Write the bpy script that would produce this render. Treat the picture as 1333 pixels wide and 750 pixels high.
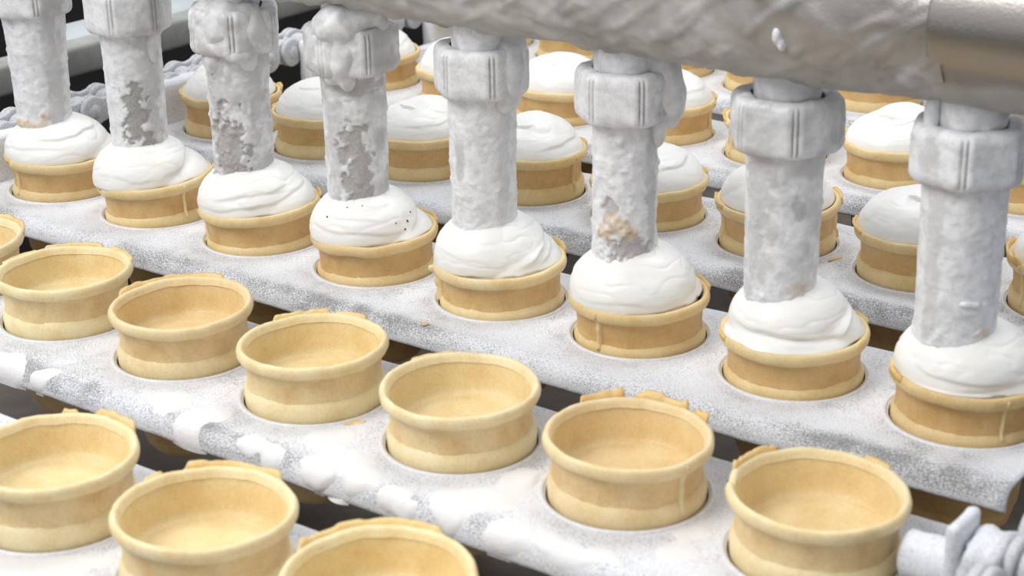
import bpy, bmesh, math, random
import numpy as np
from mathutils import Matrix, Vector

# ------------------------------------------------------------------ camera, world, lights, exposure
scene = bpy.context.scene
COL = scene.collection
for o in list(bpy.data.objects):
    bpy.data.objects.remove(o)

CAM_C = np.array([0.97601585, -0.40943574, 0.35519406])
CAM_F = np.array([-0.55315059, 0.74930179, -0.36410336])
CAM_R = np.array([0.80819303, 0.58869129, -0.01632781])
CAM_U = np.array([-0.20211001, 0.30329753, 0.93121541])
F_PX = 2317.43
cam = bpy.data.cameras.new('camera')
cam.sensor_fit = 'HORIZONTAL'
cam.sensor_width = 36.0
cam.lens = F_PX / 1333.0 * 36.0
cam.clip_start = 0.02
cam.clip_end = 60
cam.dof.use_dof = True
cam.dof.focus_distance = 1.03
cam.dof.aperture_fstop = 16.0
cam_o = bpy.data.objects.new('camera', cam)
COL.objects.link(cam_o)
m = Matrix.Identity(4)
for k in range(3):
    m[k][0] = CAM_R[k]; m[k][1] = CAM_U[k]; m[k][2] = -CAM_F[k]; m[k][3] = CAM_C[k]
cam_o.matrix_world = m
scene.camera = cam_o

world = bpy.data.worlds.new('world')
scene.world = world
world.use_nodes = True
bg = world.node_tree.nodes['Background']
bg.inputs[0].default_value = (0.93, 0.96, 1.0, 1)
bg.inputs[1].default_value = 0.64

def area(name, loc, target, sx, sy, power, color):
    l = bpy.data.lights.new(name, 'AREA')
    l.shape = 'RECTANGLE'; l.size = sx; l.size_y = sy
    l.energy = power; l.color = color
    o = bpy.data.objects.new(name, l)
    COL.objects.link(o)
    o.location = loc
    d = Vector(target) - Vector(loc)
    o.rotation_euler = d.to_track_quat('-Z', 'Y').to_euler()
    return o
area('ceiling_light', (-0.25, -1.05, 1.75), (0.45, 0.35, 0.03), 1.3, 1.0, 33, (1.0, 0.985, 0.96))
area('ceiling_light', (0.2, 1.4, 2.4), (0.45, 0.5, 0), 1.6, 0.8, 25, (0.95, 0.98, 1.0))

scene.view_settings.view_transform = 'Standard'
scene.view_settings.look = 'None'
scene.view_settings.gamma = 1.0
scene.view_settings.use_curve_mapping = False
scene.view_settings.exposure = 0.07

# ------------------------------------------------------------------ layout (metres), fitted to the photograph
PITCH = 0.08797                      # cup spacing along a slat
ROW_Y = [0.0085, 0.1578, 0.3076, 0.4681, 0.6222, 0.776]
ROW_X = [-0.0103, 0.0, 0.0, -0.0068, -0.0026, -0.003]
RIM_H = 0.0288
NY = ROW_Y[2] - 0.006            # the nozzle line stands a little before the cup centres
NX = -0.006
IMG = math.radians(36.4)             # world angle of "image right"

def W2(phi):                         # angle as seen in the picture (0 right, 90 away, 180 left, 270 towards us) -> world angle
    return math.radians(phi) + IMG

def bp(X, Y, z=0.0):                 # where a sight line meets height z (used to survey positions)
    d = CAM_F * F_PX + CAM_R * (X - 666.5) - CAM_U * (Y - 375.0)
    return CAM_C + d * ((z - CAM_C[2]) / d[2])

# ------------------------------------------------------------------ numeric helpers
def _hash(ix, iy, iz, seed):
    n = (ix * 374761393 + iy * 668265263 + iz * 2147483647 + seed * 974634777) & 0xFFFFFFFF
    n = ((n ^ (n >> 13)) * 1274126177) & 0xFFFFFFFF
    n = ((n ^ (n >> 16)) * 2246822519) & 0xFFFFFFFF
    return ((n ^ (n >> 15)) & 0xFFFF) / 65535.0

def vnoise(p, seed=0):
    p = np.asarray(p, float)
    i = np.floor(p).astype(np.int64)
    f = p - i
    f = f * f * (3 - 2 * f)
    r = 0
    for a in (0, 1):
        for b in (0, 1):
            for c in (0, 1):
                w = (f[..., 0] if a else 1 - f[..., 0]) * (f[..., 1] if b else 1 - f[..., 1]) * (f[..., 2] if c else 1 - f[..., 2])
                r = r + w * _hash(i[..., 0] + a, i[..., 1] + b, i[..., 2] + c, seed)
    return r

def fbm(p, seed=0, octv=4):
    r = 0; a = 0.5; p = np.asarray(p, float)
    for k in range(octv):
        r = r + a * vnoise(p, seed + k * 17)
        p = p * 2.03; a *= 0.5
    return r / (1 - 0.5 ** octv)

def sstep(a, b, x):
    t = np.clip((x - a) / (b - a), 0, 1)
    return t * t * (3 - 2 * t)

def mesh_from(name, verts, faces, smooth=True, attrs=None):
    me = bpy.data.meshes.new(name)
    me.from_pydata([tuple(map(float, v)) for v in verts], [], [tuple(int(i) for i in f) for f in faces])
    if smooth:
        me.polygons.foreach_set('use_smooth', [True] * len(me.polygons))
    if attrs:
        for k, v in attrs.items():
            a = me.attributes.new(k, 'FLOAT', 'POINT')
            a.data.foreach_set('value', np.asarray(v, np.float32))
    me.update()
    return me

def grid_faces(nu, nv, wrap_u=False, off=0):
    f = []
    for j in range(nv - 1):
        for i in range(nu if wrap_u else nu - 1):
            i2 = (i + 1) % nu
            f.append((off + j * nu + i, off + j * nu + i2, off + (j + 1) * nu + i2, off + (j + 1) * nu + i))
    return f

def obj(name, me, mat, parent=None, loc=(0, 0, 0), rot=(0, 0, 0), label=None):
    o = bpy.data.objects.new(name, me)
    COL.objects.link(o)
    if mat is not None and me is not None and not me.materials:
        me.materials.append(mat)
    o.location = loc; o.rotation_euler = rot
    if parent is not None:
        o.parent = parent
    if label:
        o['label'] = label
    return o

def thing(name, label, cat, loc=(0, 0, 0), rot=(0, 0, 0), group=None):
    o = bpy.data.objects.new(name, None)
    o.empty_display_size = 0.02
    COL.objects.link(o)
    o.location = loc; o.rotation_euler = rot
    tag(o, label, cat, group)
    return o

def tag(o, label, cat, group=None):
    o['label'] = label; o['category'] = cat
    if group:
        o['group'] = group

def lathe(name, prof, n=72, rfun=None, attrs=None):
    prof = np.asarray(prof, float)
    th = np.linspace(0, 2 * np.pi, n, endpoint=False)
    v = []
    for (r, z) in prof:
        rr = np.full(n, r)
        zz = np.full(n, z)
        if rfun is not None:
            rr, zz = rfun(th, r, z)
        v.append(np.stack([rr * np.cos(th), rr * np.sin(th), zz], -1))
    v = np.concatenate(v)
    f = grid_faces(n, len(prof), True)
    return mesh_from(name, v, f, True)

def bevel_box(name, x0, x1, y0, y1, z0, z1, bev=0.002, seg=2):
    bm = bmesh.new()
    bmesh.ops.create_cube(bm, size=1)
    for v in bm.verts:
        v.co = Vector(((x0 + x1) / 2 + v.co.x * (x1 - x0), (y0 + y1) / 2 + v.co.y * (y1 - y0), (z0 + z1) / 2 + v.co.z * (z1 - z0)))
    if bev:
        bmesh.ops.bevel(bm, geom=bm.edges[:], offset=bev, segments=seg, affect='EDGES', profile=0.5)
    me = bpy.data.meshes.new(name)
    bm.to_mesh(me); bm.free()
    me.polygons.foreach_set('use_smooth', [True] * len(me.polygons))
    return me

def frosted_box(name, x0, x1, y0, y1, z0, z1, bev=0.003, cuts=5, amp=0.0012, seed=0, scale=120):
    bm = bmesh.new()
    bmesh.ops.create_cube(bm, size=1)
    for v in bm.verts:
        v.co = Vector(((x0 + x1) / 2 + v.co.x * (x1 - x0), (y0 + y1) / 2 + v.co.y * (y1 - y0), (z0 + z1) / 2 + v.co.z * (z1 - z0)))
    bmesh.ops.bevel(bm, geom=bm.edges[:], offset=bev, segments=3, affect='EDGES', profile=0.5)
    bmesh.ops.subdivide_edges(bm, edges=[e for e in bm.edges if e.calc_length() > 0.006], cuts=cuts, use_grid_fill=True)
    bm.normal_update()
    co = np.array([v.co[:] for v in bm.verts]); no = np.array([v.normal[:] for v in bm.verts])
    d = (fbm(co * scale, seed, 3) - 0.4) * 2 * amp
    for v, c in zip(bm.verts, co + no * d[:, None]):
        v.co = c
    me = bpy.data.meshes.new(name)
    bm.to_mesh(me); bm.free()
    me.polygons.foreach_set('use_smooth', [True] * len(me.polygons))
    return me

# ------------------------------------------------------------------ materials
def new_mat(name):
    mt = bpy.data.materials.new(name)
    mt.use_nodes = True
    nt = mt.node_tree
    b = nt.nodes['Principled BSDF']
    return mt, nt, b

def N(nt, t, **kw):
    n = nt.nodes.new(t)
    for k, v in kw.items():
        if k in n.inputs:
            n.inputs[k].default_value = v
        else:
            setattr(n, k, v)
    return n

def noise_node(nt, scale, detail=3, rough=0.55, coord=None):
    n = N(nt, 'ShaderNodeTexNoise')
    n.inputs['Scale'].default_value = scale
    n.inputs['Detail'].default_value = detail
    n.inputs['Roughness'].default_value = rough
    if coord is not None:
        nt.links.new(coord, n.inputs['Vector'])
    return n

def ramp(nt, src, stops):
    r = N(nt, 'ShaderNodeValToRGB')
    el = r.color_ramp.elements
    while len(el) < len(stops):
        el.new(0.5)
    for e, (p, c) in zip(el, stops):
        e.position = p
        e.color = (c[0], c[1], c[2], 1) if hasattr(c, '__len__') else (c, c, c, 1)
    nt.links.new(src, r.inputs[0])
    return r

def mixc(nt, fac, a, b, blend='MIX'):
    mx = N(nt, 'ShaderNodeMix', data_type='RGBA', blend_type=blend)
    for s, v in ((0, fac), (6, a), (7, b)):
        if hasattr(v, 'links') or isinstance(v, bpy.types.NodeSocket):
            nt.links.new(v, mx.inputs[s])
        elif hasattr(v, '__len__'):
            mx.inputs[s].default_value = (v[0], v[1], v[2], 1)
        else:
            mx.inputs[s].default_value = v
    return mx.outputs[2]

def math_n(nt, op, a, b=None, c=None, clamp=False):
    n = N(nt, 'ShaderNodeMath', operation=op)
    n.use_clamp = clamp
    for i, v in enumerate((a, b, c)):
        if v is None:
            continue
        if isinstance(v, bpy.types.NodeSocket):
            nt.links.new(v, n.inputs[i])
        else:
            n.inputs[i].default_value = v
    return n.outputs[0]

def bump(nt, b, height, strength, dist):
    n = N(nt, 'ShaderNodeBump')
    n.inputs['Strength'].default_value = strength
    n.inputs['Distance'].default_value = dist
    nt.links.new(height, n.inputs['Height'])
    nt.links.new(n.outputs[0], b.inputs['Normal'])
    return n

def attr(nt, name):
    n = N(nt, 'ShaderNodeAttribute')
    n.attribute_name = name
    return n.outputs['Fac']

def ocoord(nt):
    return N(nt, 'ShaderNodeTexCoord').outputs['Object']

def mat_wafer(name, lo, mid, hi):
    mt, nt, b = new_mat(name)
    co = ocoord(nt)
    info = N(nt, 'ShaderNodeObjectInfo')
    add = N(nt, 'ShaderNodeVectorMath', operation='ADD')
    nt.links.new(co, add.inputs[0]); nt.links.new(info.outputs['Location'], add.inputs[1])
    n1 = noise_node(nt, 70, 4, 0.6, add.outputs[0])
    n2 = noise_node(nt, 900, 2, 0.6, add.outputs[0])
    r = ramp(nt, n1.outputs['Fac'], [(0.30, lo), (0.52, mid), (0.72, hi)])
    sp = ramp(nt, n2.outputs['Fac'], [(0.35, (0.88, 0.86, 0.82)), (0.6, (1.0, 1.0, 1.0))])
    c = mixc(nt, 0.7, r.outputs[0], sp.outputs[0], 'MULTIPLY')
    c = mixc(nt, 1.0, c, info.outputs['Color'], 'MULTIPLY')
    nt.links.new(c, b.inputs['Base Color'])
    b.inputs['Roughness'].default_value = 0.48
    b.inputs['Specular IOR Level'].default_value = 0.35
    b.inputs['Subsurface Weight'].default_value = 0.22
    b.inputs['Subsurface Radius'].default_value = (1.0, 0.55, 0.2)
    b.inputs['Subsurface Scale'].default_value = 0.004
    bump(nt, b, n2.outputs['Fac'], 0.25, 0.0004)
    return mt

M = {}
M['wafer'] = mat_wafer('wafer', (0.66, 0.445, 0.21), (0.765, 0.575, 0.315), (0.81, 0.64, 0.38))
M['wafer_in'] = mat_wafer('wafer_inside', (0.73, 0.54, 0.27), (0.79, 0.62, 0.345), (0.82, 0.67, 0.40))
M['wafer_rim'] = mat_wafer('wafer_rim', (0.78, 0.605, 0.325), (0.85, 0.71, 0.445), (0.885, 0.765, 0.52))
M['wafer_flash'] = mat_wafer('wafer_flash', (0.74, 0.49, 0.20), (0.82, 0.59, 0.28), (0.86, 0.66, 0.34))

def mat_cream():
    mt, nt, b = new_mat('ice_cream')
    co = ocoord(nt)
    mp = N(nt, 'ShaderNodeMapping')
    mp.inputs['Scale'].default_value = (1, 1, 3.0)
    nt.links.new(co, mp.inputs['Vector'])
    n = noise_node(nt, 160, 4, 0.55, mp.outputs[0])
    b.inputs['Base Color'].default_value = (0.92, 0.905, 0.87, 1)
    b.inputs['Roughness'].default_value = 0.34
    b.inputs['Specular IOR Level'].default_value = 0.4
    b.inputs['Subsurface Weight'].default_value = 0.35
    b.inputs['Subsurface Radius'].default_value = (1.0, 0.85, 0.65)
    b.inputs['Subsurface Scale'].default_value = 0.004
    bump(nt, b, n.outputs['Fac'], 0.10, 0.0012)
    return mt
M['cream'] = mat_cream()

def mat_frost(name, white=(0.77, 0.78, 0.815), grey=(0.27, 0.265, 0.27), use_attr=True, gain=1.0):
    """white hoar frost over grey steel; the float attribute 'bare' thins the frost out"""
    mt, nt, b = new_mat(name)
    co = ocoord(nt)
    n1 = noise_node(nt, 1300, 2, 0.6, co)
    n2 = noise_node(nt, 55, 4, 0.6, co)
    n3 = noise_node(nt, 420, 3, 0.6, co)
    a = math_n(nt, 'MULTIPLY_ADD', n1.outputs['Fac'], 2.6, -1.3)
    a2 = math_n(nt, 'MULTIPLY_ADD', n2.outputs['Fac'], 0.7, -0.35)
    s = math_n(nt, 'ADD', a, a2)
    base = attr(nt, 'bare') if use_attr else None
    t = math_n(nt, 'ADD', s, base if base is not None else 0.12)
    fac = ramp(nt, t, [(0.12, 0.0), (0.85, 1.0)])
    c = mixc(nt, fac.outputs[0], white, grey)
    nt.links.new(c, b.inputs['Base Color'])
    b.inputs['Roughness'].default_value = 0.72
    b.inputs['Specular IOR Level'].default_value = 0.3
    h = math_n(nt, 'ADD', n1.outputs['Fac'], n3.outputs['Fac'])
    bump(nt, b, h, 0.45, 0.0006)
    return mt
M['frost'] = mat_frost('frosted_steel')
M['frost_spill'] = mat_frost('frozen_cream_frost', white=(0.785, 0.775, 0.775), grey=(0.27, 0.265, 0.27))
M['frost_plain'] = mat_frost('thick_frost', white=(0.80, 0.81, 0.85), grey=(0.42, 0.42, 0.44), use_attr=False)
M['frost_chain'] = mat_frost('chain_frost', white=(0.62, 0.625, 0.65), grey=(0.22, 0.215, 0.22), use_attr=False)

def mat_nozzle():
    """frost / clear grey ice / bare steel / stuck wafer crumbs, by vertex attributes"""
    mt, nt, b = new_mat('frosted_nozzle')
    co = ocoord(nt)
    n1 = noise_node(nt, 1100, 3, 0.65, co)
    n2 = noise_node(nt, 180, 4, 0.6, co)
    n3 = noise_node(nt, 60, 3, 0.6, co)
    w = ramp(nt, n2.outputs['Fac'], [(0.30, (0.68, 0.68, 0.695)), (0.56, (0.88, 0.885, 0.905))])  # greyer low spots paint shade into the hollows of the frost
    sp = ramp(nt, n1.outputs['Fac'], [(0.32, (0.86, 0.86, 0.86)), (0.52, (1, 1, 1))])
    white = mixc(nt, 1.0, w.outputs[0], sp.outputs[0], 'MULTIPLY')
    ice = ramp(nt, n3.outputs['Fac'], [(0.3, (0.50, 0.495, 0.50)), (0.7, (0.70, 0.70, 0.71))])
    c = mixc(nt, attr(nt, 'ice'), white, ice.outputs[0])
    met = ramp(nt, n1.outputs['Fac'], [(0.35, (0.30, 0.285, 0.275)), (0.65, (0.46, 0.445, 0.43))])
    c = mixc(nt, attr(nt, 'bare'), c, met.outputs[0])
    tan = ramp(nt, n2.outputs['Fac'], [(0.3, (0.55, 0.36, 0.18)), (0.7, (0.80, 0.68, 0.50))])
    c = mixc(nt, attr(nt, 'tan'), c, tan.outputs[0])
    nt.links.new(c, b.inputs['Base Color'])
    r = math_n(nt, 'MULTIPLY_ADD', attr(nt, 'ice'), -0.42, 0.66)
    nt.links.new(r, b.inputs['Roughness'])
    b.inputs['Specular IOR Level'].default_value = 0.45
    h = math_n(nt, 'ADD', n1.outputs['Fac'], math_n(nt, 'MULTIPLY', n2.outputs['Fac'], 2.0))
    bump(nt, b, h, 0.35, 0.0005)
    return mt
M['nozzle'] = mat_nozzle()

def mat_ice():
    mt, nt, b = new_mat('cloudy_ice')
    co = ocoord(nt)
    n2 = noise_node(nt, 140, 4, 0.6, co)
    c = ramp(nt, n2.outputs['Fac'], [(0.3, (0.58, 0.58, 0.59)), (0.65, (0.80, 0.805, 0.82))])
    nt.links.new(c.outputs[0], b.inputs['Base Color'])
    b.inputs['Roughness'].default_value = 0.3
    b.inputs['IOR'].default_value = 1.31
    bump(nt, b, n2.outputs['Fac'], 0.4, 0.0008)
    return mt
M['ice'] = mat_ice()

def mat_pipe():
    mt, nt, b = new_mat('stainless_pipe')
    co = ocoord(nt)
    n1 = noise_node(nt, 700, 3, 0.6, co)
    n2 = noise_node(nt, 45, 4, 0.6, co)
    fr = attr(nt, 'frost')
    t = math_n(nt, 'ADD', fr, math_n(nt, 'MULTIPLY_ADD', n2.outputs['Fac'], 0.5, -0.25))
    fac = ramp(nt, t, [(0.10, 0.0), (0.95, 1.0)])
    w = ramp(nt, n2.outputs['Fac'], [(0.3, (0.38, 0.365, 0.35)), (0.7, (0.60, 0.59, 0.58))])
    c = mixc(nt, fac.outputs[0], (0.42, 0.395, 0.37), w.outputs[0])
    nt.links.new(c, b.inputs['Base Color'])
    inv = math_n(nt, 'SUBTRACT', 1.0, fac.outputs[0])
    nt.links.new(inv, b.inputs['Metallic'])
    r = math_n(nt, 'MULTIPLY_ADD', fac.outputs[0], 0.28, 0.34)
    nt.links.new(r, b.inputs['Roughness'])
    h = math_n(nt, 'ADD', n1.outputs['Fac'], n2.outputs['Fac'])
    bump(nt, b, h, 0.18, 0.0008)
    return mt
M['pipe'] = mat_pipe()

def mat_simple(name, c1, c2, scale, rough, metal=0.0):
    mt, nt, b = new_mat(name)
    co = ocoord(nt)
    n = noise_node(nt, scale, 4, 0.6, co)
    r = ramp(nt, n.outputs['Fac'], [(0.3, c1), (0.7, c2)])
    nt.links.new(r.outputs[0], b.inputs['Base Color'])
    b.inputs['Roughness'].default_value = rough
    b.inputs['Metallic'].default_value = metal
    bump(nt, b, n.outputs['Fac'], 0.2, 0.001)
    return mt
M['floor'] = mat_simple('dark_floor', (0.005, 0.004, 0.0035), (0.012, 0.010, 0.0085), 6, 0.8)
M['floor'].node_tree.nodes['Principled BSDF'].inputs['Specular IOR Level'].default_value = 0.05
M['tray'] = mat_simple('dark_tray', (0.085, 0.072, 0.060), (0.15, 0.130, 0.110), 25, 0.6)
M['tray'].node_tree.nodes['Principled BSDF'].inputs['Specular IOR Level'].default_value = 0.15
M['bar'] = mat_simple('dull_steel', (0.16, 0.15, 0.145), (0.28, 0.27, 0.26), 60, 0.5, 0.3)
M['rail'] = mat_simple('grey_rail', (0.26, 0.26, 0.24), (0.40, 0.40, 0.375), 40, 0.55)
M['rail_blue'] = mat_simple('pale_panel', (0.38, 0.42, 0.44), (0.50, 0.54, 0.56), 20, 0.5)
M['frost_ring'] = mat_simple('pale_ring', (0.66, 0.665, 0.69), (0.80, 0.81, 0.83), 500, 0.35)
M['speck'] = mat_simple('dark_speck', (0.04, 0.025, 0.02), (0.08, 0.05, 0.04), 500, 0.5)
M['tan'] = mat_simple('crumb', (0.62, 0.42, 0.20), (0.82, 0.66, 0.42), 400, 0.7)

# ------------------------------------------------------------------ setting
fl = obj('floor', mesh_from('floor', [(-8, -6, 0), (8, -6, 0), (8, 12, 0), (-8, 12, 0)], [(0, 1, 2, 3)], False), M['floor'], loc=(0, 0, -0.9))
fl['kind'] = 'structure'
wl = obj('wall_back', bevel_box('wall_back', -8, 8, 11.9, 12.0, 0, 3.4, 0), M['rail'], loc=(0, 0, -0.9))
wl['kind'] = 'structure'

# ------------------------------------------------------------------ slats
FRONT = -0.0525; BACK = 0.046; BR = 0.0085       # where the flat ends, bend radius
HOLE = 0.0343
NS = 16

def bend_profile():
    p = []
    for k in range(1, 8):
        a = k / 7 * math.pi / 2
        p.append((BR * math.sin(a), -BR * (1 - math.cos(a))))
    p.append((BR, -BR - 0.0016))
    p.append((BR - 0.0010, -BR - 0.0026))
    return p

def slat_plate(row):
    vs = []; fs = []
    seed = row * 7
    def add(arr):
        o = len(vs); vs.extend(arr); return o
    xs0 = PITCH * 0.5
    for i in range(1, 9):
        cx = i * PITCH; a = PITCH / 2
        b = []
        for k in range(NS): b.append((-a + 2 * a * k / NS, FRONT))
        for k in range(NS): b.append((a, FRONT + (BACK - FRONT) * k / NS))
        for k in range(NS): b.append((a - 2 * a * k / NS, BACK))
        for k in range(NS): b.append((-a, BACK + (FRONT - BACK) * k / NS))
        nb = len(b)
        rows = []
        for t in (0, 0.02, 0.1, 0.2, 0.32, 0.45, 0.6, 0.75, 0.88, 1.0):
            arr = []
            for (x, y) in b:
                th = math.atan2(y, x)
                arr.append((cx + HOLE * math.cos(th) * (1 - t) + x * t, HOLE * math.sin(th) * (1 - t) + y * t, -0.0015 if t == 0 else 0.0))
            rows.append(add(arr))
        for r0, r1 in zip(rows[:-1], rows[1:]):
            for k in range(nb):
                k2 = (k + 1) % nb
                fs.append((r0 + k, r1 + k, r1 + k2, r0 + k2))
    prof = bend_profile()
    nx = NS * 8 + 1
    for sgn, y0 in ((-1, FRONT), (1, BACK)):
        rows = []
        for (dy, dz) in [(0, 0)] + prof:
            rows.append(add([(xs0 + k * PITCH / NS, y0 + sgn * dy, dz) for k in range(nx)]))
        for r0, r1 in zip(rows[:-1], rows[1:]):
            for k in range(nx - 1):
                q = (r0 + k, r1 + k, r1 + k + 1, r0 + k + 1)
                fs.append(q if sgn < 0 else q[::-1])
    bm = bmesh.new()
    bv = [bm.verts.new(v) for v in vs]
    for f in fs:
        bm.faces.new([bv[i] for i in f])
    bmesh.ops.remove_doubles(bm, verts=bm.verts[:], dist=1e-6)
    bmesh.ops.recalc_face_normals(bm, faces=bm.faces[:])
    bm.normal_update()
    if sum(f.normal.z * f.calc_area() for f in bm.faces) < 0:
        bmesh.ops.reverse_faces(bm, faces=bm.faces[:])
    co = np.array([v.co[:] for v in bm.verts])
    P = co + np.array([0, row * 0.31, 0])
    lump = (fbm(P * 45, seed, 3) - 0.5) * 0.0016 + (fbm(P * 260, seed + 5, 3) - 0.5) * 0.0006
    ci = np.clip(np.round(co[:, 0] / PITCH), 1, 8) * PITCH
    rad = np.hypot(co[:, 0] - ci, co[:, 1])
    lump *= sstep(HOLE, HOLE + 0.006, rad)
    low = fbm(P * np.array([16, 30, 30]), seed + 9, 3)
    mid = fbm(P * 90, seed + 3, 3)
    # frost rubbed thin along the bend of the front edge, in streaks
    bend = np.exp(-((co[:, 1] - (FRONT - 0.0035)) / 0.006) ** 2) * (co[:, 2] > -0.008)
    bare = 0.07 + 0.42 * bend * sstep(0.28, 0.60, low) * (0.5 + mid) + 0.10 * bend + 0.20 * sstep(0.50, 0.72, low) * sstep(0.35, 0.6, mid)
    bare += 0.16 * np.exp(-((rad - HOLE - 0.007) / 0.004) ** 2) * sstep(0.45, 0.6, mid)
    lipmask = sstep(-0.009, -0.011, co[:, 2])
    bare = bare * (1 - lipmask) + 0.05 * lipmask
    for v, dz in zip(bm.verts, lump):
        v.co.z += dz
    me = bpy.data.meshes.new('plate')
    bm.to_mesh(me); bm.free()
    me.polygons.foreach_set('use_smooth', [True] * len(me.polygons))
    at = me.attributes.new('bare', 'FLOAT', 'POINT')
    at.data.foreach_set('value', bare.astype(np.float32))
    return me

def ring_mesh():
    prof = []
    for k in range(9):
        a = math.pi * k / 8
        prof.append((0.0364 + 0.0011 * math.cos(a), -0.0002 + 0.0011 * math.sin(a)))
    return lathe('hole_ring', prof, 64)
RING = ring_mesh()

def spill_mesh(row, blobs, seed):
    """frozen cream lying on the plate and hanging over its front edge; blobs = (picture x, picture y, radius m, height m)"""
    pts = []
    for (X, Y, r, h) in blobs:
        p = bp(X, Y, 0.0)
        pts.append((p[0] - ROW_X[row], p[1] - ROW_Y[row] - FRONT, r, h))
    x0 = min(p[0] - p[2] for p in pts) - 0.010; x1 = max(p[0] + p[2] for p in pts) + 0.010
    s0 = max(min(p[1] - p[2] for p in pts) - 0.010, -0.0165); s1 = max(p[1] + p[2] for p in pts) + 0.010
    st = 0.0011
    xs = np.arange(x0, x1, st); ss = np.arange(s0, s1, st)
    X, S = np.meshgrid(xs, ss)
    q = np.stack([X * 50, S * 50, np.full_like(X, seed * 3.1)], -1)
    wx = (fbm(q, seed, 3) - 0.5) * 0.016; wy = (fbm(q + 40, seed + 1, 3) - 0.5) * 0.016
    Hh = np.zeros_like(X)
    for (px, ps, r, h) in pts:
        d2 = ((X + wx - px) ** 2 + (S + wy - ps) ** 2) / r ** 2
        Hh = Hh + np.clip(1 - d2, 0, 1)
    Hh = 0.55 * max(p[3] for p in pts) * sstep(0.0, 1.0, Hh) * (0.7 + 0.6 * fbm(q * 1.6, seed + 4, 3))
    xc = np.clip(np.round(X / PITCH), 1, 8) * PITCH
    Yl = S + FRONT
    rad = np.hypot(X - xc, Yl)
    Hh *= sstep(0.0365, 0.041, np.where(S > 0, rad, 1.0))
    a = np.clip(-S / BR, 0, math.pi / 2)
    extra = np.clip(-S - BR * math.pi / 2, 0, None)
    y = np.where(S > 0, Yl, FRONT - BR * np.sin(a)); z = np.where(S > 0, 0, -BR * (1 - np.cos(a)) - extra)
    off = Hh - 0.0007
    V = np.stack([X, y - np.sin(a) * off, z + np.cos(a) * off], -1).reshape(-1, 3)
    keep = (Hh > 0.00012).reshape(-1)
    nx = len(xs); ns = len(ss)
    idx = -np.ones(len(V), int); faces = []; used = []
    for j in range(ns - 1):
        for i in range(nx - 1):
            q4 = (j * nx + i, j * nx + i + 1, (j + 1) * nx + i + 1, (j + 1) * nx + i)
            if keep[list(q4)].any():
                for k in q4:
                    if idx[k] < 0:
                        idx[k] = len(used); used.append(k)
                faces.append([idx[k] for k in q4])
    bare = 0.10 - 0.8 * sstep(0.0001, 0.0013, Hh.reshape(-1)[used])
    return mesh_from('frozen_spill', V[used], faces, True, {'bare': bare})

SPILLS = {
    0: [[(20, 735, .020, .0022), (70, 745, .018, .002), (-10, 742, .02, .002)], [(120, 728, .010, .0018)]],
    1: [[(20, 472, .016, .0022), (55, 488, .010, .0018), (-20, 468, .02, .002)],
        [(215, 522, .015, .0026), (262, 545, .017, .003), (232, 560, .010, .003), (268, 592, .008, .003)],
        [(330, 570, .010, .0022), (350, 585, .009, .003)],
        [(430, 572, .017, .0028), (455, 600, .017, .003), (412, 612, .010, .003), (418, 640, .008, .004), (470, 625, .012, .003)],
        [(510, 640, .010, .0026), (525, 655, .008, .0035)],
        [(600, 652, .018, .0028), (650, 645, .018, .003), (680, 620, .012, .0022), (580, 672, .009, .0035), (665, 690, .014, .0025)],
        [(740, 715, .015, .0024), (705, 700, .010, .002), (790, 722, .010, .002)],
        [(905, 690, .012, .0022), (890, 720, .012, .002)]],
    2: [[(793, 484, .0065, .0011)], [(240, 322, .006, .001)]],
    3: [[(940, 375, .006, .003), (925, 372, .005, .002)]],
}

ORD = ['first', 'second', 'third', 'fourth', 'fifth', 'sixth', 'seventh', 'eighth']
SLAT_LABEL = [
    'frosted slat at the bottom left edge, carrying the nearest empty cups',
    'frosted slat with thick cream spills, holding the row of seven empty cups',
    'frosted slat directly below the eight nozzles',
    'frosted slat just behind the nozzles, holding freshly filled cups',
    'frosted slat with filled cups, second behind the nozzles',
    'farthest frosted slat, partly hidden behind the big pipe',
]
def bracket_mesh(seed):
    return frosted_box('end_bracket', 0.031, 0.0435, -0.026, 0.024, -0.010, 0.030, 0.004, 5, 0.0016, seed)
def stub_mesh(x0, x1):
    prof = [(0.0, 0.0), (0.0085, 0.0), (0.0095, 0.001), (0.0092, 0.006), (0.0098, 0.010), (0.0095, 0.014), (0.0088, x1 - x0)]
    def rf(th, r, z):
        p = np.stack([np.cos(th) * 2, np.sin(th) * 2, np.full_like(th, z * 120)], -1)
        return r * (1 + 0.14 * (fbm(p, 3, 2) - 0.5)), np.full_like(th, z)
    return lathe('shaft_stub', prof, 32, rf)

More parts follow.
